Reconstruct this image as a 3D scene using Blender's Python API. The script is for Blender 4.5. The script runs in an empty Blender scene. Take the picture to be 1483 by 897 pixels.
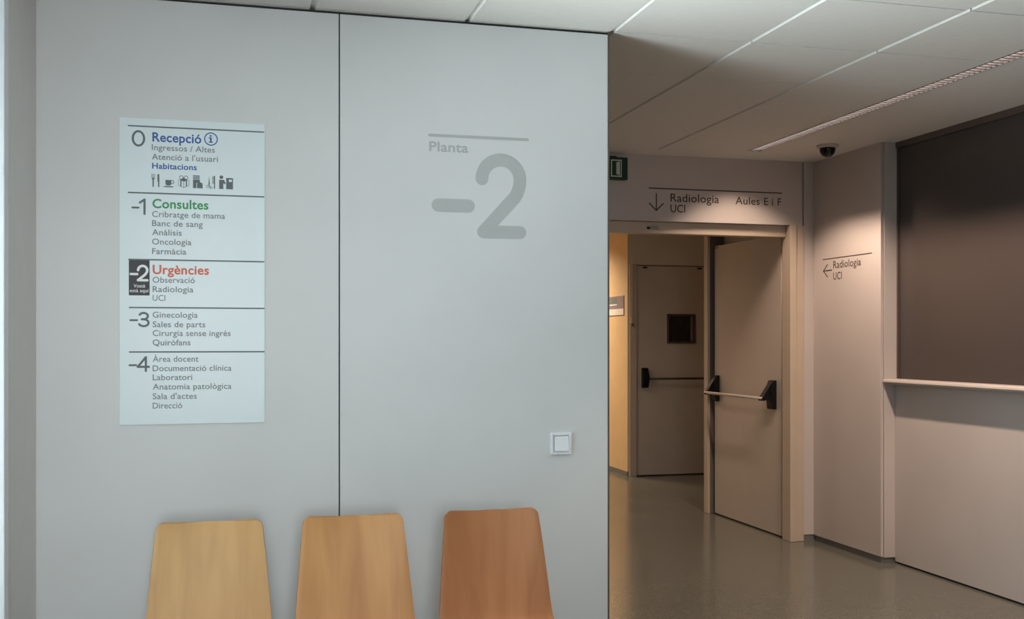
import bpy, bmesh, math, random
from mathutils import Vector, Matrix
random.seed(7)
S = bpy.context.scene
COL = S.collection

# ------------------------------------------------------------------ camera
cam_d = bpy.data.cameras.new('camera'); cam = bpy.data.objects.new('camera', cam_d); COL.objects.link(cam)
cam.location = (0, 0, 1.405)
cam.rotation_euler = (math.radians(90), 0, -math.atan((741.5 - 334) / 1550.0))
cam_d.sensor_width = 36.0
cam_d.lens = 1550.0 / 1483.0 * 36.0
cam_d.shift_y = 45.5 / 1483.0
cam_d.clip_start = 0.05
S.camera = cam

# ------------------------------------------------------------------ view, world, lights
S.view_settings.view_transform = 'Standard'
S.view_settings.look = 'None'
S.view_settings.gamma = 1.0
S.view_settings.use_curve_mapping = False
S.view_settings.exposure = 0.12
S.cycles.use_denoising = True
S.cycles.max_bounces = 10
S.cycles.diffuse_bounces = 6
S.cycles.sample_clamp_indirect = 4.0

wd = bpy.data.worlds.new('daylight'); S.world = wd; wd.use_nodes = True
bg = wd.node_tree.nodes['Background']
bg.inputs[0].default_value = (0.62, 0.80, 0.95, 1); bg.inputs[1].default_value = 0.9

def area(name, loc, rot, sx, sy, power, col, spread=180.0):
    d = bpy.data.lights.new(name, 'AREA'); d.shape = 'RECTANGLE'; d.size = sx; d.size_y = sy
    d.energy = power; d.color = col; d.spread = math.radians(spread)
    o = bpy.data.objects.new(name, d); COL.objects.link(o)
    o.location = loc; o.rotation_euler = rot
    return o
R90 = math.radians(90)
# daylight through the tall window in the left wall
DAY = (0.93, 0.985, 1.0)
area('window_daylight', (-0.775, 2.10, 1.46), (0, -R90, 0), 2.0, 2.6, 60, DAY)
# light thrown up through it by the bright ground outside
area('ground_daylight', (-1.35, 2.10, 0.95), (0, math.radians(-142), 0), 1.3, 2.6, 126, DAY, 80)
# and through the window in the wall behind the camera
area('rear_daylight', (-0.10, -2.46, 1.75), (math.radians(84), 0, math.radians(6)), 1.04, 1.5, 18, DAY, 66)
# recessed louvred strip in the corridor ceiling: wide beam, cut off sharply at about 45 degrees
strip = area('strip_lamp', (3.34, 4.655, 2.656), (0, 0, 0), 0.05, 3.54, 39, (1.0, 0.77, 0.60))
strip.data.use_nodes = True
_nt = strip.data.node_tree; _em = _nt.nodes['Emission']
_ge = _nt.nodes.new('ShaderNodeNewGeometry')
_dt = _nt.nodes.new('ShaderNodeVectorMath'); _dt.operation = 'DOT_PRODUCT'
_nt.links.new(_ge.outputs['Incoming'], _dt.inputs[0]); _nt.links.new(_ge.outputs['Normal'], _dt.inputs[1])
_ab = _nt.nodes.new('ShaderNodeMath'); _ab.operation = 'ABSOLUTE'; _nt.links.new(_dt.outputs['Value'], _ab.inputs[0])
_cv = _nt.nodes.new('ShaderNodeMapRange'); _cv.interpolation_type = 'SMOOTHSTEP'
_cv.inputs[1].default_value = 0.54; _cv.inputs[2].default_value = 0.72; _cv.inputs[3].default_value = 0.0; _cv.inputs[4].default_value = 1.0
_nt.links.new(_ab.outputs[0], _cv.inputs[0])
_pw = _nt.nodes.new('ShaderNodeMath'); _pw.operation = 'POWER'; _pw.inputs[1].default_value = -3.4; _nt.links.new(_ab.outputs[0], _pw.inputs[0])
_mu = _nt.nodes.new('ShaderNodeMath'); _mu.operation = 'MULTIPLY'; _nt.links.new(_cv.outputs[0], _mu.inputs[0]); _nt.links.new(_pw.outputs[0], _mu.inputs[1])
_nt.links.new(_mu.outputs[0], _em.inputs['Strength'])
area('strip_inner_lamp', (3.34, 4.64, 2.702), (0, 0, 0), 0.024, 3.53, 12, (1.0, 0.82, 0.72))
# ceiling lamps of the corridor beyond the fire doors
area('far_corridor_lamp', (3.30, 11.9, 2.60), (0, 0, 0), 0.5, 1.2, 66, (1.0, 0.80, 0.58), 150)
area('lobby_lamp', (2.2, 9.2, 2.60), (0, 0, 0), 0.6, 0.6, 14, (1.0, 0.80, 0.64), 150)

# ------------------------------------------------------------------ materials
def lin(c):
    return tuple((v / 12.92 if v <= 0.04045 else ((v + 0.055) / 1.055) ** 2.4) for v in [x / 255.0 for x in c]) + (1.0,)
def mat(name, rgb, rough=0.5, metal=0.0, var=0.03, scale=8.0, bump=0.0, bscale=200.0, spec=0.5, emit=None, estr=0.0):
    m = bpy.data.materials.new(name); m.use_nodes = True
    nt = m.node_tree; b = nt.nodes['Principled BSDF']
    c = lin(rgb)
    tc = nt.nodes.new('ShaderNodeTexCoord')
    n = nt.nodes.new('ShaderNodeTexNoise'); n.inputs['Scale'].default_value = scale; n.inputs['Detail'].default_value = 4
    nt.links.new(tc.outputs['Object'], n.inputs['Vector'])
    r = nt.nodes.new('ShaderNodeValToRGB')
    r.color_ramp.elements[0].position = 0.3; r.color_ramp.elements[1].position = 0.7
    r.color_ramp.elements[0].color = tuple(max(0, v * (1 - var)) for v in c[:3]) + (1,)
    r.color_ramp.elements[1].color = tuple(min(1, v * (1 + var)) for v in c[:3]) + (1,)
    nt.links.new(n.outputs['Fac'], r.inputs['Fac']); nt.links.new(r.outputs['Color'], b.inputs['Base Color'])
    b.inputs['Roughness'].default_value = rough; b.inputs['Metallic'].default_value = metal
    b.inputs['Specular IOR Level'].default_value = spec
    if bump > 0:
        n2 = nt.nodes.new('ShaderNodeTexNoise'); n2.inputs['Scale'].default_value = bscale
        nt.links.new(tc.outputs['Object'], n2.inputs['Vector'])
        bp = nt.nodes.new('ShaderNodeBump'); bp.inputs['Strength'].default_value = bump; bp.inputs['Distance'].default_value = 0.001
        nt.links.new(n2.outputs['Fac'], bp.inputs['Height']); nt.links.new(bp.outputs['Normal'], b.inputs['Normal'])
    if emit:
        b.inputs['Emission Color'].default_value = lin(emit); b.inputs['Emission Strength'].default_value = estr
    return m
def wood(name, dark, light, seed, rough=0.45):
    m = bpy.data.materials.new(name); m.use_nodes = True
    nt = m.node_tree; b = nt.nodes['Principled BSDF']
    tc = nt.nodes.new('ShaderNodeTexCoord')
    mp = nt.nodes.new('ShaderNodeMapping'); mp.inputs['Location'].default_value = (seed, seed * 1.7, seed * 0.3)
    mp.inputs['Scale'].default_value = (5.5, 1.0, 1.0)
    nt.links.new(tc.outputs['Object'], mp.inputs['Vector'])
    n = nt.nodes.new('ShaderNodeTexNoise'); n.inputs['Scale'].default_value = 1.6; n.inputs['Detail'].default_value = 3; n.inputs['Distortion'].default_value = 0.6
    nt.links.new(mp.outputs['Vector'], n.inputs['Vector'])
    w = nt.nodes.new('ShaderNodeMath'); w.operation = 'MULTIPLY'; w.inputs[1].default_value = 3.2
    nt.links.new(n.outputs['Fac'], w.inputs[0])
    fr = nt.nodes.new('ShaderNodeMath'); fr.operation = 'PINGPONG'; fr.inputs[1].default_value = 1.0
    nt.links.new(w.outputs[0], fr.inputs[0])
    mp2 = nt.nodes.new('ShaderNodeMapping'); mp2.inputs['Scale'].default_value = (160, 4, 4)
    nt.links.new(tc.outputs['Object'], mp2.inputs['Vector'])
    n2 = nt.nodes.new('ShaderNodeTexNoise'); n2.inputs['Scale'].default_value = 1.0; n2.inputs['Detail'].default_value = 2
    nt.links.new(mp2.outputs['Vector'], n2.inputs['Vector'])
    mx = nt.nodes.new('ShaderNodeMath'); mx.operation = 'MULTIPLY_ADD'; mx.inputs[1].default_value = 0.25
    nt.links.new(n2.outputs['Fac'], mx.inputs[0]); nt.links.new(fr.outputs[0], mx.inputs[2])
    r = nt.nodes.new('ShaderNodeValToRGB'); r.color_ramp.elements[0].color = lin(dark); r.color_ramp.elements[1].color = lin(light)
    r.color_ramp.elements[0].position = 0.0; r.color_ramp.elements[1].position = 1.3 if False else 1.0
    nt.links.new(mx.outputs[0], r.inputs['Fac']); nt.links.new(r.outputs['Color'], b.inputs['Base Color'])
    b.inputs['Roughness'].default_value = rough; b.inputs['Specular IOR Level'].default_value = 0.3
    return m
def floor_material():
    m = bpy.data.materials.new('speckled_vinyl'); m.use_nodes = True
    nt = m.node_tree; b = nt.nodes['Principled BSDF']
    tc = nt.nodes.new('ShaderNodeTexCoord')
    v = nt.nodes.new('ShaderNodeTexVoronoi'); v.inputs['Scale'].default_value = 140
    nt.links.new(tc.outputs['Object'], v.inputs['Vector'])
    r = nt.nodes.new('ShaderNodeValToRGB')
    r.color_ramp.elements[0].color = lin((96, 95, 87)); r.color_ramp.elements[1].color = lin((115, 113, 104))
    nt.links.new(v.outputs['Color'], r.inputs['Fac'])
    n = nt.nodes.new('ShaderNodeTexNoise'); n.inputs['Scale'].default_value = 1.6; n.inputs['Detail'].default_value = 5
    nt.links.new(tc.outputs['Object'], n.inputs['Vector'])
    r2 = nt.nodes.new('ShaderNodeValToRGB'); r2.color_ramp.elements[0].color = (0.85, 0.85, 0.85, 1); r2.color_ramp.elements[1].color = (1, 1, 1, 1)
    nt.links.new(n.outputs['Fac'], r2.inputs['Fac'])
    mx = nt.nodes.new('ShaderNodeMix'); mx.data_type = 'RGBA'; mx.blend_type = 'MULTIPLY'; mx.inputs[0].default_value = 1.0
    nt.links.new(r.outputs['Color'], mx.inputs[6]); nt.links.new(r2.outputs['Color'], mx.inputs[7])
    nt.links.new(mx.outputs[2], b.inputs['Base Color'])
    rr = nt.nodes.new('ShaderNodeMapRange'); rr.inputs[3].default_value = 0.12; rr.inputs[4].default_value = 0.24
    nt.links.new(n.outputs['Fac'], rr.inputs[0]); nt.links.new(rr.outputs[0], b.inputs['Roughness'])
    return m
def film_glass():
    m = bpy.data.materials.new('smoked_film_glass'); m.use_nodes = True
    nt = m.node_tree; b = nt.nodes['Principled BSDF']
    tc = nt.nodes.new('ShaderNodeTexCoord')
    n = nt.nodes.new('ShaderNodeTexNoise'); n.inputs['Scale'].default_value = 260; n.inputs['Detail'].default_value = 2
    nt.links.new(tc.outputs['Object'], n.inputs['Vector'])
    r = nt.nodes.new('ShaderNodeValToRGB'); r.color_ramp.elements[0].color = lin((54, 48, 47)); r.color_ramp.elements[1].color = lin((80, 71, 68))
    nt.links.new(n.outputs['Fac'], r.inputs['Fac']); nt.links.new(r.outputs['Color'], b.inputs['Base Color'])
    b.inputs['Roughness'].default_value = 0.22; b.inputs['Specular IOR Level'].default_value = 0.5
    return m
def clear_glass():
    m = bpy.data.materials.new('clear_glass'); m.use_nodes = True
    nt = m.node_tree; out = nt.nodes['Material Output']
    g = nt.nodes.new('ShaderNodeBsdfGlossy'); g.inputs['Roughness'].default_value = 0.02
    t = nt.nodes.new('ShaderNodeBsdfTransparent'); t.inputs['Color'].default_value = (0.93, 0.97, 0.97, 1)
    f = nt.nodes.new('ShaderNodeFresnel'); f.inputs['IOR'].default_value = 1.45
    mx = nt.nodes.new('ShaderNodeMixShader')
    nt.links.new(f.outputs[0], mx.inputs[0]); nt.links.new(t.outputs[0], mx.inputs[1]); nt.links.new(g.outputs[0], mx.inputs[2])
    nt.links.new(mx.outputs[0], out.inputs['Surface'])
    return m

M = dict(
    laminate=mat('grey_laminate', (203, 205, 205), 0.42, var=0.02, scale=3, bump=0.05, bscale=500),
    left=mat('left_wall_paint', (222, 220, 219), 0.6, var=0.02, bump=0.05),
    corridor=mat('corridor_laminate', (194, 183, 178), 0.45, var=0.03, scale=2.5, bump=0.05, bscale=400),
    paint=mat('warm_white_paint', (205, 197, 188), 0.6, var=0.02),
    ledge=mat('ledge_laminate', (176, 166, 160), 0.4, var=0.02),
    ceil=mat('ceiling_board', (236, 233, 229), 0.85, var=0.015, scale=30, bump=0.1, bscale=300),
    profile=mat('white_grid_profile', (232, 232, 230), 0.4),
    gap=mat('dark_joint', (38, 36, 35), 0.7),
    edge=mat('dark_edge_band', (88, 74, 66), 0.5),
    kick=mat('grey_skirting', (112, 112, 108), 0.5),
    floor=floor_material(),
    film=film_glass(),
    glass=clear_glass(),
    frame_brown=mat('brown_anodised_frame', (92, 78, 72), 0.45, metal=0.2),
    white_frame=mat('white_aluminium', (226, 232, 236), 0.4),
    postdark=mat('grey_post_steel', (112, 100, 92), 0.4),
    door=mat('beige_door_steel', (193, 180, 170), 0.36, var=0.04, scale=3, bump=0.04, bscale=250),
    dframe=mat('beige_frame_steel', (192, 174, 156), 0.4, var=0.03),
    black=mat('black_plastic', (11, 10, 10), 0.55, spec=0.3),
    barpale=mat('bar_metal', (205, 188, 174), 0.4, metal=0.1),
    bardark=mat('dark_bar', (58, 42, 38), 0.4),
    yellow=mat('yellow_wall_paint', (224, 192, 146), 0.55, var=0.03),
    metal=mat('brushed_steel', (176, 172, 166), 0.3, metal=0.9),
    chrome=mat('chromed_tube', (190, 190, 190), 0.15, metal=1.0),
    louvre=mat('louvre_aluminium', (225, 215, 208), 0.25, metal=0.7),
    blade=mat('low_glare_louvre', (92, 90, 90), 0.6, spec=0.0),
    tube=mat('lamp_tube', (255, 236, 220), 0.5, emit=(255, 226, 205), estr=3.0),
    board=mat('sign_board', (212, 225, 229), 0.35, var=0.01),
    tgrey=mat('sign_grey_ink', (118, 126, 126), 0.5),
    tdark=mat('sign_rule_ink', (84, 96, 98), 0.5),
    tblue=mat('sign_blue_ink', (32, 88, 158), 0.5),
    tgreen=mat('sign_green_ink', (38, 148, 82), 0.5),
    tred=mat('sign_red_ink', (214, 96, 66), 0.5),
    tblack=mat('sign_black_ink', (28, 29, 32), 0.5),
    twhite=mat('sign_white_ink', (232, 238, 238), 0.5),
    wallnum=mat('wall_number_vinyl', (168, 172, 171), 0.45),
    wallword=mat('wall_word_vinyl', (164, 168, 170), 0.45),
    brownink=mat('brown_vinyl', (62, 48, 44), 0.5),
    switch=mat('switch_plastic', (222, 226, 230), 0.3),
    green=mat('exit_green', (16, 52, 36), 0.4),
    exitwhite=mat('exit_white', (190, 205, 190), 0.5),
    plate=mat('plate_grey', (150, 138, 146), 0.4),
    platewhite=mat('plate_white', (240, 232, 224), 0.5),
    winglass=mat('dark_door_glass', (34, 30, 30), 0.12),
    winframe=mat('dark_window_frame', (84, 58, 48), 0.4),
    reveal=mat('window_reveal', (118, 100, 98), 0.4),
    camblack=mat('smoked_dome', (12, 9, 9), 0.12),
)

# ------------------------------------------------------------------ mesh helpers
def bm_box(bm, x0, x1, y0, y1, z0, z1, bev=0.0, seg=2):
    g = bmesh.ops.create_cube(bm, size=1.0)
    vs = g['verts']
    for v in vs:
        v.co = Vector(((x0 + x1) / 2 + v.co.x * (x1 - x0), (y0 + y1) / 2 + v.co.y * (y1 - y0), (z0 + z1) / 2 + v.co.z * (z1 - z0)))
    if bev > 0:
        es = list({e for v in vs for e in v.link_edges})
        bmesh.ops.bevel(bm, geom=es, offset=bev, segments=seg, affect='EDGES', profile=0.5)
def bm_tube(bm, pts, r, n=12, caps=True):
    pts = [Vector(p) for p in pts]; rings = []
    for i, p in enumerate(pts):
        if i == 0: d = pts[1] - pts[0]
        elif i == len(pts) - 1: d = pts[-1] - pts[-2]
        else: d = (pts[i + 1] - p).normalized() + (p - pts[i - 1]).normalized()
        d.normalize()
        up = Vector((0, 0, 1)) if abs(d.z) < 0.9 else Vector((1, 0, 0))
        a = d.cross(up).normalized(); b = d.cross(a).normalized()
        rings.append([bm.verts.new(p + (a * math.cos(2 * math.pi * k / n) + b * math.sin(2 * math.pi * k / n)) * r) for k in range(n)])
    for i in range(len(rings) - 1):
        for k in range(n):
            bm.faces.new((rings[i][k], rings[i][(k + 1) % n], rings[i + 1][(k + 1) % n], rings[i + 1][k]))
    if caps:
        bm.faces.new(rings[0]); bm.faces.new(list(reversed(rings[-1])))
def bm_prism(bm, poly, axis, a, b):
    """poly = list of 2-D points; axis = axis of extrusion ('x','y','z') from a to b"""
    def p(u, v, w):
        return {'x': (w, u, v), 'y': (u, w, v), 'z': (u, v, w)}[axis]
    A = [bm.verts.new(p(u, v, a)) for u, v in poly]; B = [bm.verts.new(p(u, v, b)) for u, v in poly]
    n = len(poly)
    bm.faces.new(A); bm.faces.new(list(reversed(B)))
    for i in range(n): bm.faces.new((A[i], B[i], B[(i + 1) % n], A[(i + 1) % n]))
def bm_lathe(bm, prof, c, n=32):
    rings = []
    for r, z in prof:
        rings.append([bm.verts.new((c[0] + r * math.cos(2 * math.pi * k / n), c[1] + r * math.sin(2 * math.pi * k / n), c[2] + z)) for k in range(n)])
    for i in range(len(rings) - 1):
        for k in range(n): bm.faces.new((rings[i][k], rings[i][(k + 1) % n], rings[i + 1][(k + 1) % n], rings[i + 1][k]))
    bm.faces.new(rings[0]); bm.faces.new(rings[-1])
def obj(name, bm, m, parent=None, smooth=False, loc=None):
    bmesh.ops.recalc_face_normals(bm, faces=bm.faces[:])
    me = bpy.data.meshes.new(name); bm.to_mesh(me); bm.free()
    me.materials.append(m)
    if smooth:
        me.polygons.foreach_set('use_smooth', [True] * len(me.polygons))
    o = bpy.data.objects.new(name, me); COL.objects.link(o)
    if parent:
        o.parent = parent
        rt = parent; off = Vector(parent.location)
        while rt.parent: rt = rt.parent; off += Vector(rt.location)
        o.location = -off          # geometry is written in world metres
    return o
def box(name, m, x0, x1, y0, y1, z0, z1, parent=None, bev=0.0):
    bm = bmesh.new(); bm_box(bm, x0, x1, y0, y1, z0, z1, bev); return obj(name, bm, m, parent)
def boxes(name, m, bl, parent=None, bev=0.0):
    bm = bmesh.new()
    for b in bl: bm_box(bm, *b, bev)
    return obj(name, bm, m, parent)
def tag(o, label, cat, group=None):
    o['label'] = label; o['category'] = cat
    if group: o['group'] = group
    return o
def st(o, label, cat):
    o['kind'] = 'structure'; o['label'] = label; o['category'] = cat; return o
def thing(name, label, cat, loc, group=None):
    o = bpy.data.objects.new(name, None); COL.objects.link(o); o.location = loc; o.empty_display_size = 0.1
    return tag(o, label, cat, group)

# ---- flat graphics on a surface: a frame has an origin, a reading direction, an up and an outward normal
class Face:
    def __init__(s, o, u, n): s.o = Vector(o); s.u = Vector(u); s.n = Vector(n); s.v = Vector((0, 0, 1))
    def p(s, a, b, h=0.0): return s.o + s.u * a + s.v * b + s.n * h
_FC = {}
def text_geo(body, bold):
    cu = bpy.data.curves.new('t', 'FONT'); cu.body = body; cu.size = 1.0; cu.offset = bold; cu.resolution_u = 4; cu.space_character = 1.03
    o = bpy.data.objects.new('t', cu); COL.objects.link(o)
    dg = bpy.context.evaluated_depsgraph_get(); dg.update()
    me = bpy.data.meshes.new_from_object(o.evaluated_get(dg))
    vs = [v.co.copy() for v in me.vertices]; fs = [tuple(p.vertices) for p in me.polygons]
    bpy.data.objects.remove(o); bpy.data.curves.remove(cu); bpy.data.meshes.remove(me)
    return vs, fs
def capheight(bold):
    if bold not in _FC:
        vs, _ = text_geo('H', bold); _FC[bold] = max(v.y for v in vs) - min(v.y for v in vs)
    return _FC[bold]
def add_text(bm, F, body, a0, a1, base, cap, bold=0.0, h=0.0006):
    vs, fs = text_geo(body, bold)
    x0 = min(v.x for v in vs); x1 = max(v.x for v in vs)
    sx = (a1 - a0) / (x1 - x0); sy = cap / capheight(bold)
    nv = [bm.verts.new(F.p(a0 + (v.x - x0) * sx, base + v.y * sy, h)) for v in vs]
    for f in fs:
        try: bm.faces.new([nv[i] for i in f])
        except ValueError: pass
def add_poly(bm, F, pts, h=0.0006):
    bm.faces.new([bm.verts.new(F.p(a, b, h)) for a, b in pts])
def add_rect(bm, F, a0, a1, b0, b1, h=0.0006): add_poly(bm, F, [(a0, b0), (a1, b0), (a1, b1), (a0, b1)], h)
def disc(c, r, n=20, a0=0.0, a1=2 * math.pi): return [(c[0] + r * math.cos(a0 + (a1 - a0) * k / n), c[1] + r * math.sin(a0 + (a1 - a0) * k / n)) for k in range(n + (0 if a1 - a0 > 6.28 else 1))]
def add_ring(bm, F, c, r0, r1, h=0.0006, n=28):
    A = [bm.verts.new(F.p(c[0] + r0 * math.cos(2 * math.pi * k / n), c[1] + r0 * math.sin(2 * math.pi * k / n), h)) for k in range(n)]
    B = [bm.verts.new(F.p(c[0] + r1 * math.cos(2 * math.pi * k / n), c[1] + r1 * math.sin(2 * math.pi * k / n), h)) for k in range(n)]
    for k in range(n): bm.faces.new((A[k], A[(k + 1) % n], B[(k + 1) % n], B[k]))
_K = [0]
def add_stroke(bm, F, pts, w, h=0.0006, caps=True):
    """one clean outline around a polyline: mitred inside, rounded outside, round ends"""
    _K[0] = (_K[0] + 1) % 6; h = h + _K[0] * 8e-5
    P = []
    for p in pts:
        p = Vector(p)
        if not P or (p - P[-1]).length > 1e-6: P.append(p)
    r = w / 2
    if len(P) > 3 and (P[0] - P[-1]).length < 1e-5:          # closed loop: a ring of quads
        P.pop(); n = len(P); A = []; B = []
        for i in range(n):
            d = (P[(i + 1) % n] - P[i - 1]).normalized(); nn = Vector((-d.y, d.x))
            A.append(bm.verts.new(F.p(*(P[i] + nn * r), h))); B.append(bm.verts.new(F.p(*(P[i] - nn * r), h)))
        for i in range(n): bm.faces.new((A[i], A[(i + 1) % n], B[(i + 1) % n], B[i]))
        return
    runs = [[P[0]]]                                            # split at sharp corners
    for i in range(1, len(P)):
        runs[-1].append(P[i])
        if i < len(P) - 1 and (P[i] - P[i - 1]).normalized().dot((P[i + 1] - P[i]).normalized()) < 0.75: runs.append([P[i]])
    for q, Q in enumerate(runs):
        hh = h + q * 8e-5; n = len(Q); A = []; B = []
        for i in range(n):
            d0 = (Q[i] - Q[i - 1]).normalized() if i > 0 else (Q[1] - Q[0]).normalized()
            d1 = (Q[i + 1] - Q[i]).normalized() if i < n - 1 else d0
            n0 = Vector((-d0.y, d0.x)); m = (n0 + Vector((-d1.y, d1.x))).normalized(); k = r / max(0.3, m.dot(n0))
            A.append(bm.verts.new(F.p(*(Q[i] + m * k), hh))); B.append(bm.verts.new(F.p(*(Q[i] - m * k), hh)))
        for i in range(n - 1): bm.faces.new((A[i], A[i + 1], B[i + 1], B[i]))
        for c, d, va, vb, on in ((Q[-1], (Q[-1] - Q[-2]).normalized(), A[-1], B[-1], caps or q < len(runs) - 1), (Q[0], (Q[0] - Q[1]).normalized(), B[0], A[0], caps or q > 0)):
            if not on: continue
            nn = Vector((-d.y, d.x)); a0 = math.atan2(nn.y, nn.x)
            arcv = [bm.verts.new(F.p(c.x + r * math.cos(a0 - math.pi * k / 14), c.y + r * math.sin(a0 - math.pi * k / 14), hh)) for k in range(1, 14)]
            bm.faces.new([va] + arcv + [vb])
def arc(c, r, d0, d1, n=18, ry=None):
    ry = ry or r
    return [(c[0] + r * math.cos(math.radians(d0 + (d1 - d0) * k / n)), c[1] + ry * math.sin(math.radians(d0 + (d1 - d0) * k / n))) for k in range(n + 1)]
# numerals as strokes in a box 0..0.66 wide, 0..1 high (centre lines)
TWO = [(0.03, 0.70)] + arc((0.33, 0.70), 0.30, 180, -28, 22) + [(0.50, 0.40), (0.02, 0.0), (0.64, 0.0)]
DIG = {
    '0': [arc((0.33, 0.5), 0.27, 90, 450, 36, 0.5)],
    '1': [[(0.12, 0.78), (0.40, 1.0), (0.40, 0.0)]],
    '2': [TWO],
    '3': [arc((0.31, 0.76), 0.26, 155, -90, 22, 0.24) + [(0.20, 0.52)], arc((0.31, 0.26), 0.30, 90, -155, 24, 0.26)],
    '4': [[(0.50, 0.0), (0.50, 1.0)], [(0.50, 1.0), (0.02, 0.30), (0.68, 0.30)]],
    '-': [[(0.0, 0.44), (0.42, 0.44)]],
}
def add_digit(bm, F, ch, a, b, sx, sy, w, h=0.0006):
    for pl in DIG[ch]: add_stroke(bm, F, [(a + x * sx, b + y * sy) for x, y in pl], w, h)
def gobj(name, m, parent, fn, label=None):
    bm = bmesh.new(); fn(bm)
    me = bpy.data.meshes.new(name); bm.to_mesh(me); bm.free(); me.materials.append(m)
    o = bpy.data.objects.new(name, me); COL.objects.link(o); o.parent = parent
    rt = parent; off = Vector(parent.location)
    while rt.parent: rt = rt.parent; off += Vector(rt.location)
    o.location = -off
    if label: o['label'] = label
    return o

# ================================================================== THE SETTING
CH = 2.66
st(box('floor', M['floor'], -0.9, 6.2, -2.6, 14.2, -0.10, 0.0), 'glossy speckled grey-beige vinyl floor of the corridor', 'floor')

# --- panelled wall with the signs
wb = st(bpy.data.objects.new('wall_back', None), 'pale grey panelled wall behind the chairs', 'wall'); COL.objects.link(wb); wb.location = (0.4, 4.12, 0)
box('wall_panel', M['laminate'], -0.668, 0.3972, 4.10, 4.118, 0.06, 2.648, wb, 0.0012)
box('wall_panel', M['laminate'], 0.4022, 1.4795, 4.10, 4.118, 0.06, 2.648, wb, 0.0012)
box('wall_core', M['gap'], -0.668, 1.480, 4.118, 4.22, 0.0, CH, wb)
box('edge_band', M['edge'], 1.4800, 1.4870, 4.1005, 4.22, 0.0, CH, wb)
box('kick_strip', M['kick'], -0.668, 1.479, 4.108, 4.118, 0.0, 0.06, wb)

# --- left wall: short return next to the panels, then a window
wl = st(bpy.data.objects.new('wall_left', None), 'narrow grey return wall at the left of the panels', 'wall'); COL.objects.link(wl); wl.location = (-0.75, 3.8, 0)
box('wall_return', M['left'], -0.80, -0.668, 3.549, 4.118, 0.0, CH, wl)
box('sill_wall', M['left'], -0.80, -0.668, 0.75, 3.549, 0.0, 0.35, wl)
box('lintel_wall', M['left'], -0.80, -0.668, 0.75, 3.549, 2.56, CH, wl)
box('side_wall', M['left'], -0.80, -0.668, -2.5, 0.75, 0.0, CH, wl)
w1 = st(bpy.data.objects.new('window_1', None), 'white framed window at the left edge', 'window'); COL.objects.link(w1); w1.location = (-0.72, 2.1, 0.35)
boxes('window_frame', M['white_frame'], [(-0.76, -0.655, 3.485, 3.549, 0.35, 2.56), (-0.76, -0.70, 0.75, 0.81, 0.35, 2.56), (-0.76, -0.70, 0.81, 3.485, 0.35, 0.41),
      (-0.76, -0.70, 0.81, 3.485, 2.50, 2.56), (-0.75, -0.71, 2.12, 2.18, 0.41, 2.50)], w1, 0.003)
boxes('pane', M['glass'], [(-0.735, -0.729, 0.81, 2.12, 0.41, 2.50), (-0.735, -0.729, 2.18, 3.485, 0.41, 2.50)], w1)
wr = st(bpy.data.objects.new('wall_rear', None), 'pale wall with a window, facing the panels', 'wall'); COL.objects.link(wr); wr.location = (0.3, -2.4, 0)
boxes('wall_masonry', M['left'], [(-0.80, -0.66, -2.5, -2.34, 0, CH), (0.46, 6.2, -2.5, -2.34, 0, CH), (-0.66, 0.46, -2.5, -2.34, 0, 0.96), (-0.66, 0.46, -2.5, -2.34, 2.54, CH)], wr)
boxes('window_frame', M['white_frame'], [(-0.66, -0.62, -2.42, -2.36, 0.96, 2.54), (0.42, 0.46, -2.42, -2.36, 0.96, 2.54), (-0.62, 0.42, -2.42, -2.36, 0.96, 1.0), (-0.62, 0.42, -2.42, -2.36, 2.50, 2.54)], wr)

# --- right wall with the counter window
rw = st(bpy.data.objects.new('wall_right', None), 'plain grey-pink wall under the counter window at right', 'wall'); COL.objects.link(rw); rw.location = (4.1, 4, 0)
box('lower_panel', M['corridor'], 4.065, 4.20, -2.34, 5.93, 0.012, 1.135, rw)
box('base_gap', M['gap'], 4.085, 4.20, -2.34, 5.93, 0.0, 0.012, rw)
w2 = st(bpy.data.objects.new('window_2', None), 'large dark smoked counter window above the ledge at right', 'window'); COL.objects.link(w2); w2.location = (4.1, 4, 1.17)
box('pane', M['film'], 4.085, 4.095, -2.34, 5.915, 1.135, 2.622, w2)
boxes('frame', M['frame_brown'], [(4.067, 4.12, -2.34, 5.93, 2.622, CH), (4.075, 4.12, 5.915, 5.93, 1.135, 2.622), (4.075, 4.12, -2.34, 5.915, 1.150, 1.168)], w2)
box('back_board', M['gap'], 4.14, 4.20, -2.34, 5.93, 1.135, CH, w2)

# --- projecting pillar at the end of the right wall
pl = st(bpy.data.objects.new('wall_pillar', None), 'projecting grey pillar with a small direction sign', 'wall'); COL.objects.link(pl); pl.location = (4.0, 6.3, 0)
box('side_panel', M['corridor'], 3.965, 3.983, 5.936, 6.738, 0.042, CH, pl, 0.001)
box('front_panel', M['corridor'], 3.987, 4.20, 5.932, 5.95, 0.036, CH, pl, 0.001)
box('joint', M['gap'], 3.983, 4.20, 5.9501, 6.738, 0.0, CH, pl)
box('kick_strip', M['kick'], 3.975, 4.20, 5.9465, 6.738, 0.0, 0.0415, pl)

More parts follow.
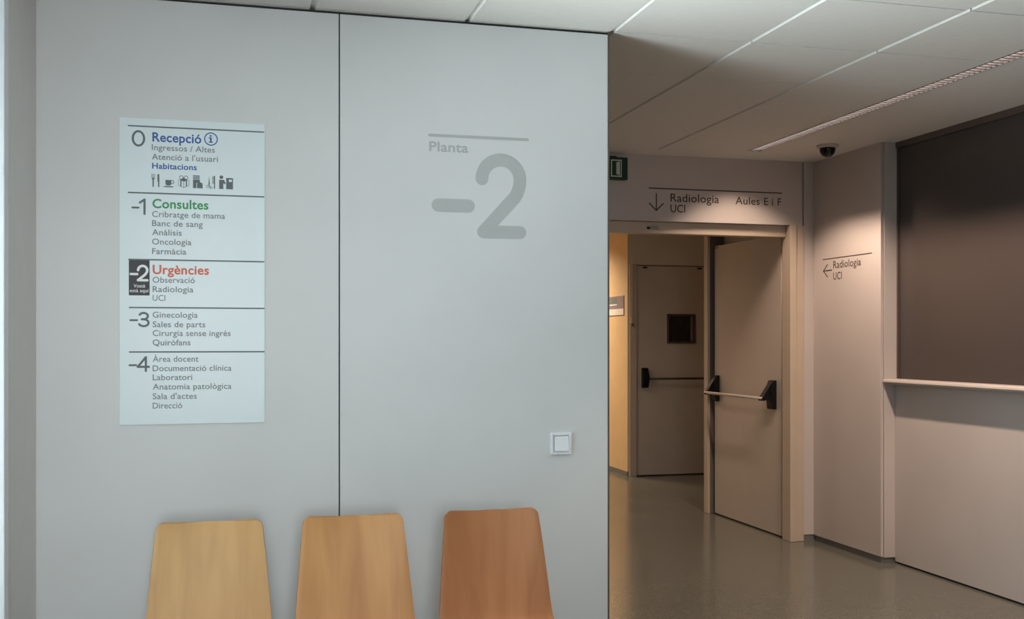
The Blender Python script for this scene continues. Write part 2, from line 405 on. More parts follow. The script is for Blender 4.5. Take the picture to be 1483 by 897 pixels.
# --- far wall with the double fire door opening
fw = st(bpy.data.objects.new('wall_far', None), 'warm grey wall over and beside the double fire door', 'wall'); COL.objects.link(fw); fw.location = (3.0, 6.8, 0)
box('header_panel', M['corridor'], -0.7, 3.8795, 6.74, 6.79, 2.215, CH, fw, 0.001)
box('header_core', M['gap'], -0.7, 4.2, 6.79, 6.90, 2.215, CH, fw)
box('side_strip', M['corridor'], 3.888, 4.2, 6.74, 6.76, 0.045, CH, fw)
box('side_kick', M['kick'], 3.888, 4.2, 6.748, 6.76, 0.0, 0.045, fw)
box('side_core', M['paint'], 3.895, 4.2, 6.76, 6.90, 0.0, 2.215, fw)
box('hidden_part', M['paint'], -0.7, 1.38, 6.74, 6.90, 0.0, 2.215, fw)
st(box('wall_corridor_left', M['paint'], -0.80, -0.68, 4.22, 6.74, 0, CH), 'hidden side wall of the corridor behind the panels', 'wall')

# --- beyond the doors
lb = st(bpy.data.objects.new('wall_lobby', None), 'pale wall beside the open door leaf', 'wall'); COL.objects.link(lb); lb.location = (3.95, 7.5, 0)
box('side_wall', M['paint'], 3.905, 4.05, 6.90, 8.09, 0, CH, lb)
box('wall_behind', M['paint'], 4.05, 6.2, 7.99, 8.09, 0, CH, lb)
pt = st(bpy.data.objects.new('trim_1', None), 'slim steel post at the free edge of the open leaf', 'post'); COL.objects.link(pt); pt.location = (3.83, 8.05, 0)
box('post_core', M['postdark'], 3.774, 3.906, 8.022, 8.085, 0, CH, pt, 0.003)
box('edge_strip', M['dframe'], 3.752, 3.774, 8.015, 8.085, 0, CH, pt, 0.003)
st(box('wall_lobby_left', M['paint'], 1.10, 1.22, 6.90, 14.0, 0, CH), 'hidden left wall of the far corridor', 'wall')
yw = st(bpy.data.objects.new('wall_yellow', None), 'yellow wall seen beyond the double door', 'wall'); COL.objects.link(yw); yw.location = (4.2, 12, 0)
box('painted_wall', M['yellow'], 3.975, 3.985, 10.415, 14.0, 0.045, CH, yw)
box('kick_strip', M['kick'], 3.970, 3.985, 10.412, 14.0, 0.0, 0.05, yw)
st(box('wall_corridor_end', M['yellow'], 1.1, 4.1, 14.0, 14.1, 0, CH), 'end wall of the far corridor', 'wall')
bw = st(bpy.data.objects.new('wall_lobby_end', None), 'wall around the far door with the little window', 'wall'); COL.objects.link(bw); bw.location = (4.5, 10.5, 0)
boxes('masonry', M['paint'], [(3.985, 4.07, 10.41, 14.0, 0, CH), (4.07, 5.10, 10.41, 10.70, 2.20, CH), (5.06, 6.2, 10.41, 10.70, 0, CH), (4.07, 5.06, 10.56, 10.70, 0, 2.20)], bw)
st(box('wall_lobby_right', M['paint'], 6.1, 6.2, 8.09, 10.41, 0, CH), 'hidden right wall of the lobby', 'wall')

# --- ceiling: 60 cm boards, white grid profiles, plain plaster at the right
ce = st(bpy.data.objects.new('ceiling', None), 'ceiling of square boards with plain plaster on the right', 'ceiling'); COL.objects.link(ce); ce.location = (2, 4, CH)
LX = [-0.90, -0.30, 0.30, 0.90, 1.50, 2.11, 2.71, 3.285]
LY = [-2.50, -1.90, -1.30, -0.70, -0.10, 0.50, 1.10, 1.70, 2.30, 2.88, 3.49, 4.10, 4.69, 5.29, 5.89, 6.53]
bm = bmesh.new(); T = 0.0
for i in range(len(LX) - 1):
    for j in range(len(LY) - 1):
        x0, x1 = LX[i] + 0.011, LX[i + 1] - (0.011 if i < len(LX) - 2 else 0.0)
        gy = 0.0055 if LY[j + 1] < 5 else 0.0005
        bm_box(bm, x0, x1, LY[j] + gy, LY[j + 1] - gy, CH, CH + 0.03, 0.0)
obj('board', bm, M['ceil'], ce)
bm = bmesh.new()
for x in LX[1:-1]:
    bm_box(bm, x - 0.011, x + 0.011, -2.5, 6.53, CH + 0.010, CH + 0.03)
obj('grid_profile', bm, M['profile'], ce)
boxes('plaster', M['ceil'], [(3.285, 3.298, -2.5, 6.53, CH, CH + 0.03), (3.382, 4.2, -2.5, 6.53, CH, CH + 0.03), (3.298, 3.382, -2.5, 2.86, CH, CH + 0.03),
    (3.298, 3.382, 6.43, 6.53, CH, CH + 0.03), (-0.9, 4.2, 6.53, 6.90, CH, CH + 0.03), (1.1, 6.2, 6.90, 14.1, CH, CH + 0.03)], ce)
box('slab', M['paint'], -0.9, 6.2, -2.6, 14.2, CH + 0.12, CH + 0.2, ce)

# ================================================================== DOORS
d1 = st(bpy.data.objects.new('door_1', None), 'beige double fire door, right leaf swung fully open', 'door'); COL.objects.link(d1); d1.location = (3.8, 6.85, 0)
boxes('door_frame', M['dframe'], [(3.775, 3.826, 6.725, 6.84, 0, 2.215), (3.826, 3.888, 6.735, 6.88, 0, 2.215), (1.38, 3.775, 6.788, 6.87, 2.135, 2.214), (1.38, 1.45, 6.725, 6.88, 0, 2.140)], d1, 0.004)
bm = bmesh.new(); bm_box(bm, 2.724, 2.816, 6.7855, 6.790, 2.160, 2.187, 0.002)
sp = obj('strike_plate', bm, M['metal'], d1)
box('latch_hole', M['black'], 2.730, 2.752, 6.7835, 6.7865, 2.165, 2.179, sp)
leaf = box('door_leaf', M['door'], 3.80, 3.868, 6.90, 7.985, 0.010, 2.172, d1, 0.003)
for z in (1.99, 1.43, 0.735, 0.10):
    bm = bmesh.new(); bm_box(bm, 3.812, 3.856, 6.8965, 6.9005, z - 0.05, z + 0.05, 0.001)
    for dz in (-0.03, 0.0, 0.03): bm_tube(bm, [(3.834, 6.897, z + dz), (3.834, 6.8955, z + dz)], 0.005, 8)
    obj('hinge', bm, M['dframe'], leaf)
box('lock_plate', M['bardark'], 3.812, 3.842, 6.8975, 6.9005, 1.036, 1.124, leaf, 0.001)
bm = bmesh.new(); bm_box(bm, 3.796, 3.812, 7.90, 7.975, 2.150, 2.176, 0.003); obj('top_catch', bm, M['metal'], leaf)
def lever(name, y0, y1, zt, zb, parent):
    bm = bmesh.new()
    # tall black housing on the leaf with a sloping arm down to the bar
    bm_prism(bm, [(3.80, zb), (3.80, zt), (3.775, zt - 0.004), (3.752, zt - 0.075), (3.768, zb)], 'y', y0, y1)
    bm_prism(bm, [(3.788, zt - 0.012), (3.775, zt - 0.008), (3.690, 0.988), (3.690, 0.974), (3.712, 0.974), (3.768, zb + 0.09)], 'y', y0 + 0.012, y1 - 0.012)
    return obj(name, bm, M['black'], parent)
bar = bmesh.new(); bm_tube(bar, [(3.700, 6.985, 0.990), (3.700, 7.955, 0.990)], 0.011, 16)
pb = obj('panic_bar', bar, M['barpale'], leaf, True)
lever('panic_bar_housing', 6.965, 7.045, 1.120, 0.912, leaf)
lever('panic_bar_housing', 7.895, 7.965, 1.128, 0.920, leaf)

d2 = st(bpy.data.objects.new('door_2', None), 'far beige door with a small square window and push bar', 'door'); COL.objects.link(d2); d2.location = (4.5, 10.45, 0)
boxes('door_frame', M['dframe'], [(3.99, 4.062, 10.38, 10.42, 0, 2.20), (4.062, 4.072, 10.395, 10.56, 0, 2.20), (5.05, 5.06, 10.395, 10.56, 0, 2.20), (4.062, 5.06, 10.40, 10.56, 2.192, 2.20)], d2, 0.002)
lf = boxes('door_leaf', M['door'], [(4.074, 5.048, 10.402, 10.45, 0.010, 2.185)], d2, 0.002)
boxes('vision_frame', M['winframe'], [(4.408, 4.428, 10.388, 10.404, 1.378, 1.686), (4.709, 4.729, 10.388, 10.404, 1.378, 1.686), (4.428, 4.709, 10.388, 10.404, 1.378, 1.398), (4.428, 4.709, 10.388, 10.404, 1.666, 1.686)], lf, 0.002)
box('vision_pane', M['winglass'], 4.428, 4.709, 10.398, 10.4035, 1.398, 1.666, lf)
box('vision_reveal', M['reveal'], 4.672, 4.700, 10.396, 10.4035, 1.402, 1.662, lf)
for xc in (4.162, 4.776): box('top_clip', M['bardark'], xc - 0.024, xc + 0.024, 10.395, 10.403, 2.158, 2.176, lf)
bm = bmesh.new(); bm_prism(bm, [(10.402, 0.917), (10.402, 1.126), (10.37, 1.120), (10.33, 1.04), (10.33, 1.0), (10.36, 0.92)], 'x', 4.124, 4.186); obj('panic_bar_housing', bm, M['black'], lf)
bm = bmesh.new(); bm_tube(bm, [(4.186, 10.345, 1.012), (4.99, 10.345, 1.012)], 0.011, 14); obj('panic_bar', bm, M['bardark'], lf, True)
box('lock_plate', M['metal'], 4.063, 4.072, 10.3925, 10.3955, 0.90, 1.11, d2)
cb = thing('door_contact', 'small box on a thin cable beside the far door frame', 'sensor', (4.009, 10.377, 1.60))
box('contact_box', M['dframe'], 3.995, 4.023, 10.36, 10.38, 1.585, 1.655, cb, 0.003)
bm = bmesh.new(); bm_tube(bm, [(4.009, 10.375, 1.655), (4.009, 10.375, 2.30)], 0.005, 8); obj('cable', bm, M['paint'], cb)
bm = bmesh.new(); bm_tube(bm, [(4.012, 10.368, 1.585), (4.016, 10.366, 1.555)], 0.009, 10); obj('plug', bm, M['bardark'], cb)

# ================================================================== COUNTER LEDGE
bm = bmesh.new()
prof = [(4.072, 1.136), (3.985, 1.134), (3.976, 1.138), (3.972, 1.148), (3.976, 1.158), (3.985, 1.166), (4.072, 1.167)]
A = [bm.verts.new((x, 5.929, z)) for x, z in prof]; B = [bm.verts.new((x, -2.30, z)) for x, z in prof]
bm.faces.new(A); bm.faces.new(list(reversed(B)))
for i in range(len(prof)): bm.faces.new((A[i], B[i], B[(i + 1) % len(prof)], A[(i + 1) % len(prof)]))
tag(obj('counter_ledge', bm, M['ledge']), 'long narrow rounded counter shelf under the dark window', 'shelf')

# ================================================================== STRIP LIGHT
sl = thing('strip_light', 'long recessed louvred strip light in the ceiling', 'ceiling light', (3.34, 4.64, CH))
boxes('housing', M['blade'], [(3.298, 3.302, 2.86, 6.43, CH - 0.002, CH + 0.10), (3.378, 3.382, 2.86, 6.43, CH - 0.002, CH + 0.10), (3.302, 3.378, 2.86, 2.864, CH - 0.002, CH + 0.10),
      (3.302, 3.378, 6.426, 6.43, CH - 0.002, CH + 0.10), (3.302, 3.378, 2.864, 6.426, CH + 0.096, CH + 0.10)], sl)
for y0, y1 in ((2.90, 4.62), (4.68, 6.39)):
    bm = bmesh.new(); bm_tube(bm, [(3.34, y0, CH + 0.072), (3.34, y1, CH + 0.072)], 0.013, 12); obj('lamp_tube', bm, M['tube'], sl, True)
bm = bmesh.new()
y = 2.90
while y < 6.40:
    bm_prism(bm, [(y - 0.0045, CH + 0.001), (y + 0.0045, CH + 0.001), (y + 0.0015, CH + 0.028), (y - 0.0015, CH + 0.028)], 'x', 3.303, 3.377); y += 0.038
obj('louvre', bm, M['blade'], sl)

# ================================================================== DOME CAMERA
dc = thing('security_camera', 'black dome security camera on the ceiling near the pillar', 'security camera', (3.70, 6.12, CH))
bm = bmesh.new(); bm_lathe(bm, [(0.068, 0.0), (0.070, -0.008), (0.064, -0.016), (0.052, -0.019)], (3.70, 6.12, CH), 40); obj('base_ring', bm, M['paint'], dc, True)
bm = bmesh.new()
bm_lathe(bm, [(0.050, -0.018), (0.050, -0.026)] + [(0.050 * math.cos(math.radians(a)), -0.026 - 0.052 * math.sin(math.radians(a))) for a in range(8, 88, 8)] + [(0.002, -0.078)], (3.70, 6.12, CH), 40)
obj('dome', bm, M['camblack'], dc, True)

# ================================================================== EXIT SIGN
ex = thing('exit_sign', 'dark green exit sign half hidden behind the panel edge', 'sign', (2.42, 6.74, 2.475))
box('housing', M['green'], 2.27, 2.556, 6.69, 6.74, 2.478, 2.626, ex, 0.004)
FE = Face((0, 6.689, 0), (1, 0, 0), (0, -1, 0))
def _door(bm):
    add_rect(bm, FE, 2.436, 2.444, 2.494, 2.608); add_rect(bm, FE, 2.506, 2.512, 2.494, 2.608); add_rect(bm, FE, 2.444, 2.506, 2.600, 2.608); add_rect(bm, FE, 2.444, 2.506, 2.494, 2.502)
    add_poly(bm, FE, [(2.474, 2.512), (2.500, 2.504), (2.500, 2.598), (2.474, 2.590)])
gobj('door_pictogram', M['exitwhite'], ex, _door, 'pale open door pictogram')
def _man(bm):
    add_poly(bm, FE, disc((2.375, 2.592), 0.011)); add_stroke(bm, FE, [(2.368, 2.575), (2.355, 2.540)], 0.018)
    add_stroke(bm, FE, [(2.368, 2.575), (2.392, 2.562), (2.402, 2.572)], 0.008); add_stroke(bm, FE, [(2.366, 2.575), (2.345, 2.570), (2.336, 2.552)], 0.008)
    add_stroke(bm, FE, [(2.355, 2.540), (2.382, 2.526), (2.378, 2.500)], 0.010); add_stroke(bm, FE, [(2.355, 2.540), (2.346, 2.516), (2.318, 2.512)], 0.010)
gobj('running_pictogram', M['exitwhite'], ex, _man, 'pale running figure pictogram')
box('bracket', M['gap'], 2.36, 2.48, 6.70, 6.74, 2.626, 2.634, ex)

# ================================================================== DIRECTORY SIGN
FD = Face((0, 4.0935, 0), (1, 0, 0), (0, -1, 0))
ds = thing('directory_sign', 'tall white floor directory board with coloured headings', 'sign', (-0.132, 4.10, 1.10))
box('board', M['board'], -0.3885, 0.1235, 4.0938, 4.10, 1.1005, 2.2135, ds, 0.0012)
for a0, a1, b in ((-0.3592, 0.1205, 2.1835), (-0.3592, 0.1212, 1.942), (-0.3578, 0.1212, 1.70), (-0.3554, 0.1222, 1.526), (-0.3554, 0.1222, 1.3648)):
    gobj('rule', M['tdark'], ds, lambda bm: add_rect(bm, FD, a0, a1, b - 0.0025, b + 0.0025))
LINES = [
 ('Recepció', 'tblue', -0.275, -0.104, 2.131, 0.034, 1), ('Ingressos / Altes', 'tgrey', -0.277, -0.056, 2.099, 0.0215, 0), ("Atenció a l'usuari", 'tgrey', -0.277, -0.045, 2.065, 0.0215, 0),
 ('Habitacions', 'tblue', -0.276, -0.120, 2.032, 0.0215, 1), ('Consultes', 'tgreen', -0.275, -0.079, 1.889, 0.034, 1), ('Cribratge de mama', 'tgrey', -0.276, -0.020, 1.856, 0.0215, 0),
 ('Banc de sang', 'tgrey', -0.276, -0.099, 1.823, 0.0215, 0), ('Anàlisis', 'tgrey', -0.276, -0.173, 1.790, 0.0215, 0), ('Oncologia', 'tgrey', -0.276, -0.139, 1.756, 0.0215, 0), ('Farmàcia', 'tgrey', -0.276, -0.157, 1.721, 0.0215, 0),
 ('Urgències', 'tred', -0.274, -0.077, 1.649, 0.034, 1), ('Observació', 'tgrey', -0.274, -0.127, 1.617, 0.0215, 0), ('Radiologia', 'tgrey', -0.274, -0.132, 1.583, 0.0215, 0), ('UCI', 'tgrey', -0.274, -0.230, 1.551, 0.0215, 0),
 ('Ginecologia', 'tgrey', -0.274, -0.117, 1.490, 0.0215, 0), ('Sales de parts', 'tgrey', -0.274, -0.090, 1.455, 0.0215, 0), ('Cirurgia sense ingrés', 'tgrey', -0.274, 0.000, 1.423, 0.0215, 0), ('Quiròfans', 'tgrey', -0.274, -0.142, 1.389, 0.0215, 0),
 ('Àrea docent', 'tgrey', -0.274, -0.114, 1.329, 0.0215, 0), ('Documentació clínica', 'tgrey', -0.274, 0.003, 1.295, 0.0215, 0), ('Laboratori', 'tgrey', -0.274, -0.136, 1.262, 0.0215, 0), ('Anatomia patològica', 'tgrey', -0.274, 0.003, 1.228, 0.0215, 0),
 ("Sala d'actes", 'tgrey', -0.274, -0.120, 1.193, 0.0215, 0), ('Direcció', 'tgrey', -0.274, -0.171, 1.159, 0.0215, 0)]
for body, m, a0, a1, b, cap, bold in LINES:
    head = cap > 0.03
    gobj('heading' if head else 'text_line', M[m], ds, lambda bm: add_text(bm, FD, body, a0, a1, b, cap, 0.022 if bold else 0.010), ('%s lettering' % {'tblue': 'blue', 'tgreen': 'green', 'tred': 'orange-red'}[m]) if m != 'tgrey' else None)
def num(fn): gobj('floor_number', M['tdark'], ds, fn)
num(lambda bm: add_digit(bm, FD, '0', -0.3465, 2.113, 0.0715, 0.052, 0.0078))
num(lambda bm: (add_digit(bm, FD, '-', -0.3435, 1.866, 0.050, 0.050, 0.0068), add_digit(bm, FD, '1', -0.3245, 1.866, 0.056, 0.052, 0.0078)))
num(lambda bm: (add_digit(bm, FD, '-', -0.3505, 1.458, 0.055, 0.050, 0.0068), add_digit(bm, FD, '3', -0.3225, 1.4585, 0.056, 0.048, 0.0078)))
num(lambda bm: (add_digit(bm, FD, '-', -0.3535, 1.295, 0.055, 0.050, 0.0068), add_digit(bm, FD, '4', -0.3265, 1.296, 0.058, 0.050, 0.0078)))
bd = gobj('floor_badge', M['tblack'], ds, lambda bm: add_rect(bm, FD, -0.3558, -0.2845, 1.570, 1.6975, 0.0004), 'black badge marking the current floor')
gobj('floor_number', M['twhite'], bd, lambda bm: (add_digit(bm, FD, '-', -0.3490, 1.625, 0.052, 0.050, 0.0085, 0.0009), add_digit(bm, FD, '2', -0.3255, 1.625, 0.052, 0.052, 0.0088, 0.0009)), 'white numeral')
gobj('text_line', M['twhite'], bd, lambda bm: add_text(bm, FD, 'Vostè', -0.3395, -0.300, 1.5985, 0.0125, 0.005, 0.0009), 'tiny white lettering')
gobj('text_line', M['twhite'], bd, lambda bm: add_text(bm, FD, 'està aquí', -0.3525, -0.288, 1.5815, 0.0125, 0.005, 0.0009), 'tiny white lettering')
gobj('information_symbol', M['tblue'], ds, lambda bm: (add_ring(bm, FD, (-0.070, 2.1485), 0.0205, 0.0245), add_poly(bm, FD, disc((-0.071, 2.160), 0.0036, 12)), add_rect(bm, FD, -0.0735, -0.0675, 2.137, 2.1535), add_rect(bm, FD, -0.078, -0.0675, 2.1505, 2.1545), add_rect(bm, FD, -0.078, -0.063, 2.135, 2.1385)), 'blue letter i in a circle')
G = M['tgrey']
def icon(label, fn): gobj('pictogram', M['tdark'], ds, fn, label)
def _fork(bm):
    for k in range(4): add_rect(bm, FD, -0.2780 + k * 0.0034, -0.2765 + k * 0.0034, 1.998, 2.0125)
    add_poly(bm, FD, [(-0.2780, 1.998), (-0.2758, 1.9925), (-0.2685, 1.9925), (-0.2663, 1.998)]); add_rect(bm, FD, -0.2746, -0.2698, 1.965, 1.9925)
    add_poly(bm, FD, [(-0.2575, 1.985), (-0.2575, 2.0115), (-0.2510, 2.0125), (-0.2505, 1.985)]); add_rect(bm, FD, -0.2555, -0.2508, 1.965, 1.985)
icon('grey fork and knife pictogram', _fork)
def _cup(bm):
    add_poly(bm, FD, [(-0.2300, 1.992), (-0.2295, 1.977), (-0.2260, 1.972), (-0.2130, 1.972), (-0.2095, 1.977), (-0.2090, 1.992)])
    add_stroke(bm, FD, arc((-0.2070, 1.985), 0.0062, 100, -110, 12), 0.0025); add_poly(bm, FD, [(-0.2385, 1.9695), (-0.2330, 1.9655), (-0.2055, 1.9655), (-0.2000, 1.9695)])
icon('grey coffee cup pictogram', _cup)
def _gift(bm):
    for pts in ([(-0.1850, 1.975), (-0.1850, 1.994), (-0.1660, 1.989), (-0.1475, 1.994), (-0.1475, 1.975), (-0.1660, 1.966), (-0.1850, 1.975)],): add_stroke(bm, FD, pts, 0.0018)
    add_stroke(bm, FD, [(-0.1660, 1.989), (-0.1660, 1.966)], 0.0016); add_stroke(bm, FD, [(-0.1760, 1.992), (-0.1760, 1.970)], 0.0042, caps=False); add_stroke(bm, FD, [(-0.1565, 1.992), (-0.1565, 1.970)], 0.0042, caps=False)
    add_stroke(bm, FD, arc((-0.1745, 2.003), 0.0065, 0, 360, 14), 0.0022); add_stroke(bm, FD, arc((-0.1580, 2.003), 0.0065, 0, 360, 14), 0.0022); add_poly(bm, FD, [(-0.1800, 1.994), (-0.1660, 2.003), (-0.1525, 1.994), (-0.1660, 1.990)])
icon('grey gift box pictogram', _gift)
def _shop(bm):
    add_rect(bm, FD, -0.1335, -0.1215, 1.966, 1.998); add_rect(bm, FD, -0.1215, -0.1095, 1.985, 1.998); add_rect(bm, FD, -0.1335, -0.1095, 2.008, 2.0125); add_rect(bm, FD, -0.1335, -0.1095, 2.0005, 2.0055)
    add_poly(bm, FD, [(-0.1195, 1.966), (-0.1195, 1.9835), (-0.1090, 1.989), (-0.1000, 1.984), (-0.0990, 1.966)])
icon('grey vending packet pictogram', _shop)
def _scis(bm):
    add_poly(bm, FD, [(-0.0790, 1.980), (-0.0765, 2.013), (-0.0735, 1.980)]); add_stroke(bm, FD, [(-0.0775, 1.980), (-0.0720, 1.970)], 0.0022); add_stroke(bm, FD, arc((-0.0815, 1.9735), 0.0045, 0, 360, 12), 0.0018); add_stroke(bm, FD, arc((-0.0700, 1.9695), 0.0042, 0, 360, 12), 0.0018)
    add_rect(bm, FD, -0.0595, -0.0555, 1.966, 2.0135)
    for k in range(9): add_rect(bm, FD, -0.0660, -0.0595, 1.984 + k * 0.0032, 1.9858 + k * 0.0032)
icon('grey scissors and comb pictogram', _scis)
def _desk(bm):
    add_poly(bm, FD, disc((-0.0330, 2.0095), 0.0068, 16)); add_poly(bm, FD, [(-0.0410, 1.966), (-0.0410, 2.000), (-0.0235, 2.000), (-0.0180, 1.988), (-0.0180, 1.983), (-0.0260, 1.987), (-0.0260, 1.966)])
    add_rect(bm, FD, -0.0160, 0.0085, 1.966, 1.984); add_rect(bm, FD, -0.0160, -0.0065, 1.984, 2.0075); add_rect(bm, FD, -0.0065, 0.0045, 2.002, 2.0075); add_rect(bm, FD, 0.0045, 0.0085, 1.984, 2.0075); add_rect(bm, FD, -0.0065, 0.0045, 1.984, 1.993)
icon('grey person at a machine pictogram', _desk)

# ================================================================== WALL LETTERING: Planta -2
FW = Face((0, 4.0998, 0), (1, 0, 0), (0, -1, 0))
wlx = thing('wall_lettering', 'large grey floor number with a rule and small word', 'lettering', (0.945, 4.0995, 1.80))
gobj('rule', M['wallnum'], wlx, lambda bm: add_stroke(bm, FW, [(0.747, 2.2045), (1.142, 2.2055)], 0.0115))
gobj('word', M['wallword'], wlx, lambda bm: add_text(bm, FW, 'Planta', 0.7456, 0.9005, 2.1430, 0.0390, 0.018), 'small pale grey lettering')
def _two(bm):
    add_stroke(bm, FW, [(0.781, 1.9335), (0.900, 1.9335)], 0.0525)
    c = (1.0325, 2.0430)
    path = [(0.9555, 2.0430)] + arc(c, 0.077, 180, 0, 28, 0.077) + arc((1.0095, 2.0430), 0.100, 0, -38, 10, 0.112)[1:] + [(0.9615, 1.8345), (1.1105, 1.8350)]
    add_stroke(bm, FW, path, 0.0510)
gobj('number', M['wallnum'], wlx, _two)

# ================================================================== HEADER LETTERING over the double door
FH = Face((0, 6.7398, 0), (1, 0, 0), (0, -1, 0))
hl = thing('header_lettering', 'brown direction lettering with down arrow over the double door', 'lettering', (3.22, 6.7395, 2.28))
gobj('rule', M['brownink'], hl, lambda bm: add_rect(bm, FH, 2.724, 3.719, 2.4315, 2.4395))
gobj('arrow', M['brownink'], hl, lambda bm: (add_stroke(bm, FH, [(2.779, 2.404), (2.779, 2.288)], 0.0085, caps=False), add_stroke(bm, FH, [(2.727, 2.336), (2.779, 2.286), (2.831, 2.336)], 0.0085, caps=False)))
gobj('text_line', M['brownink'], hl, lambda bm: add_text(bm, FH, 'Radiologia', 2.882, 3.240, 2.350, 0.055, 0.008))
gobj('text_line', M['brownink'], hl, lambda bm: add_text(bm, FH, 'UCI', 2.882, 2.990, 2.278, 0.053, 0.008))
for word, a0, a1 in (('Aules', 3.363, 3.547), ('E', 3.581, 3.610), ('i', 3.641, 3.650), ('F', 3.685, 3.712)):
    gobj('word', M['brownink'], hl, lambda bm: add_text(bm, FH, word, a0, a1, 2.348, 0.052, 0.008))

# ================================================================== PILLAR LETTERING
FP = Face((3.9648, 0, 0), (0, -1, 0), (-1, 0, 0))
pg = thing('pillar_lettering', 'small brown direction lettering with left arrow on the pillar', 'lettering', (3.9645, 6.33, 1.82))
gobj('rule', M['brownink'], pg, lambda bm: add_rect(bm, FP, -6.62, -6.03, 1.964, 1.9705))
gobj('arrow', M['brownink'], pg, lambda bm: (add_stroke(bm, FP, [(-6.61, 1.888), (-6.50, 1.888)], 0.008, caps=False), add_stroke(bm, FP, [(-6.555, 1.931), (-6.61, 1.888), (-6.555, 1.843)], 0.008, caps=False)))
gobj('text_line', M['brownink'], pg, lambda bm: add_text(bm, FP, 'Radiologia', -6.485, -6.155, 1.898, 0.050, 0.006))
gobj('text_line', M['brownink'], pg, lambda bm: add_text(bm, FP, 'UCI', -6.485, -6.380, 1.821, 0.050, 0.006))

# ================================================================== LIGHT SWITCH
sw = thing('light_switch', 'square white light switch on the grey panel', 'switch', (1.279, 4.10, 0.994))
boxes('switch_frame', M['switch'], [(1.236, 1.247, 4.088, 4.10, 0.950, 1.038), (1.311, 1.322, 4.088, 4.10, 0.950, 1.038), (1.247, 1.311, 4.088, 4.10, 0.950, 0.963), (1.247, 1.311, 4.088, 4.10, 1.026, 1.038)], sw, 0.0025)
bm = bmesh.new(); bm_prism(bm, [(4.098, 0.965), (4.080, 0.965), (4.087, 1.024), (4.098, 1.024)], 'x', 1.2495, 1.3085); obj('rocker', bm, M['switch'], sw)

# ================================================================== CHAIRS
def shell_mesh(name):
    # side profile (y relative to the top of the back, z), from back top down to seat front
    prof = [(0.0, 0.807), (-0.012, 0.76), (-0.026, 0.70), (-0.042, 0.63), (-0.056, 0.56), (-0.070, 0.49), (-0.084, 0.440), (-0.106, 0.412), (-0.15, 0.399), (-0.24, 0.399), (-0.32, 0.406), (-0.40, 0.412), (-0.44, 0.407), (-0.465, 0.394)]
    pts = []
    P = [Vector((0, a, b)) for a, b in prof]
    for i in range(len(P) - 1):
        p0 = P[max(i - 1, 0)]; p1 = P[i]; p2 = P[i + 1]; p3 = P[min(i + 2, len(P) - 1)]
        n = 8
        for k in range(n):
            t = k / n
            pts.append(0.5 * ((2 * p1) + (p2 - p0) * t + (2 * p0 - 5 * p1 + 4 * p2 - p3) * t * t + (3 * p1 - p0 - 3 * p2 + p3) * t ** 3))
    pts.append(P[-1])
    L = [0.0]
    for i in range(1, len(pts)): L.append(L[-1] + (pts[i] - pts[i - 1]).length)
    tot = L[-1]
    def at(s):
        for i in range(1, len(L)):
            if L[i] >= s:
                t = (s - L[i - 1]) / max(1e-9, L[i] - L[i - 1]); return pts[i - 1].lerp(pts[i], t)
        return pts[-1]
    r = 0.026
    ss = [r * (1 - math.cos(math.radians(a))) for a in range(0, 91, 10)]
    ss += [r + (tot - 2 * r) * k / 44 for k in range(1, 44)]
    ss += [tot - r * (1 - math.cos(math.radians(a))) for a in range(90, -1, -10)]
    def half(s):
        if s < 0.36: w = 0.1690 + (0.2020 - 0.1690) * (s / 0.36) ** 0.9
        elif s < 0.5: w = 0.2020 + 0.008 * (s - 0.36) / 0.14
        else: w = 0.210 - 0.012 * (s - 0.5) / (tot - 0.5)
        e = min(s, tot - s)
        if e < r: w += -r + math.sqrt(max(0, r * r - (r - e) ** 2))
        return w
    bm = bmesh.new(); NU = 20; rows = []
    for s in ss:
        p = at(s); w = half(s); row = []
        for k in range(NU + 1):
            u = -1 + 2 * k / NU
            fb = max(0.0, 1 - s / 0.42)
            dy = -0.018 * u * u * (0.35 + 0.65 * fb) if s < 0.42 else 0.0
            dz = -0.006 * (1 - u * u) * max(0.0, 1 - s / 0.05)
            dz += 0.010 * u * u * min(1.0, max(0.0, (s - 0.40) / 0.1))
            if s < 0.42: pass
            row.append(bm.verts.new((u * w, p.y + dy, p.z + dz)))
        rows.append(row)
    for i in range(len(rows) - 1):
        for k in range(NU): bm.faces.new((rows[i][k], rows[i][k + 1], rows[i + 1][k + 1], rows[i + 1][k]))
    bmesh.ops.remove_doubles(bm, verts=bm.verts[:], dist=1e-5)
    bmesh.ops.recalc_face_normals(bm, faces=bm.faces[:])
    me = bpy.data.meshes.new(name); bm.to_mesh(me); bm.free()
    me.polygons.foreach_set('use_smooth', [True] * len(me.polygons))
    return me
WOODS = [wood('beech_pale', (176, 135, 84), (196, 155, 102), 1.3), wood('beech_tan', (166, 116, 69), (192, 142, 90), 4.1), wood('beech_brown', (150, 97, 60), (173, 118, 77), 7.7)]
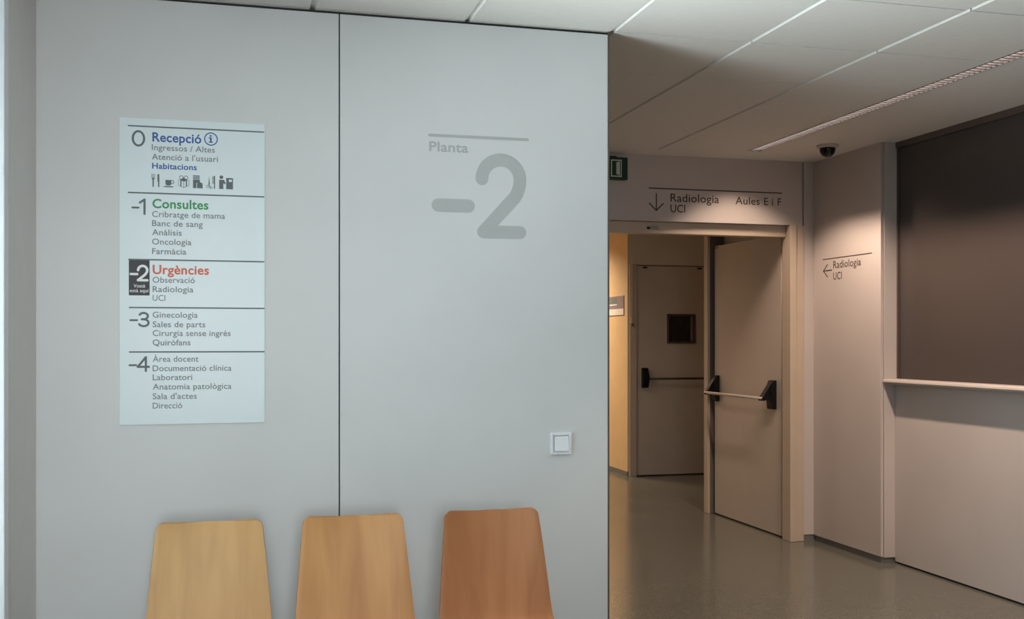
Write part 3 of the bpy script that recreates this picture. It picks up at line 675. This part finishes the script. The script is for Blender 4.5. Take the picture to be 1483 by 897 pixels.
def make_chair(i, loc, rz, label):
    t = thing('chair', label, 'chair', loc, 'wooden shell chairs along the panelled wall')
    t.rotation_euler = (0, 0, rz)
    me = shell_mesh('plywood_shell'); me.materials.append(WOODS[i])
    s = bpy.data.objects.new('plywood_shell', me); COL.objects.link(s); s.parent = t
    so = s.modifiers.new('thick', 'SOLIDIFY'); so.thickness = 0.011; so.offset = -1
    bv = s.modifiers.new('round', 'BEVEL'); bv.width = 0.0025; bv.segments = 2; bv.limit_method = 'ANGLE'; bv.angle_limit = math.radians(50)
    def loc_obj(name, bm, m, smooth=True):
        bmesh.ops.recalc_face_normals(bm, faces=bm.faces[:])
        me = bpy.data.meshes.new(name); bm.to_mesh(me); bm.free(); me.materials.append(m)
        if smooth: me.polygons.foreach_set('use_smooth', [True] * len(me.polygons))
        o = bpy.data.objects.new(name, me); COL.objects.link(o); o.parent = t; return o
    bm = bmesh.new()
    for x in (-0.15, 0.15): bm_tube(bm, [(x, -0.42, 0.374), (x, -0.15, 0.374)], 0.010)
    for y in (-0.40, -0.15): bm_tube(bm, [(-0.19, y, 0.374), (0.19, y, 0.374)], 0.010)
    loc_obj('seat_frame', bm, M['chrome'])
    for sx in (-1, 1):
        for y0, y1 in ((-0.40, -0.43), (-0.15, 0.02)):
            bm = bmesh.new(); bm_tube(bm, [(sx * 0.185, y0, 0.376), (sx * 0.200, y0 + (y1 - y0) * 0.15, 0.35), (sx * 0.215, y1, 0.012)], 0.010)
            bm_tube(bm, [(sx * 0.2145, y1 - (y1 - y0) * 0.02, 0.02), (sx * 0.2155, y1, 0.0)], 0.013); loc_obj('leg', bm, M['chrome'])
    return t
make_chair(0, (-0.067, 3.72, 0), 0.0, 'pale beech shell chair below the directory board')
make_chair(1, (0.408, 3.72, 0), 0.0, 'tan beech shell chair in front of the wall panel joint')
make_chair(2, (0.897, 3.72, 0), 0.0, 'darker brown shell chair below the large floor number')

# door plate (on the yellow wall beyond the double door)
dp = thing('room_plate', 'small grey and white plate on the yellow wall', 'sign', (3.972, 10.77, 1.675))
box('plate', M['plate'], 3.968, 3.975, 10.51, 11.04, 1.675, 1.880, dp, 0.001)
FY = Face((3.9678, 0, 0), (0, -1, 0), (-1, 0, 0))
gobj('paper_insert', M['platewhite'], dp, lambda bm: add_rect(bm, FY, -11.035, -10.515, 1.679, 1.744, 0.0003), 'white lower field')
gobj('band', M['tgrey'], dp, lambda bm: add_rect(bm, FY, -11.03, -10.70, 1.80, 1.87, 0.0003))
gobj('text_line', M['twhite'], dp, lambda bm: add_rect(bm, FY, -11.0, -10.71, 1.783, 1.797, 0.0004))
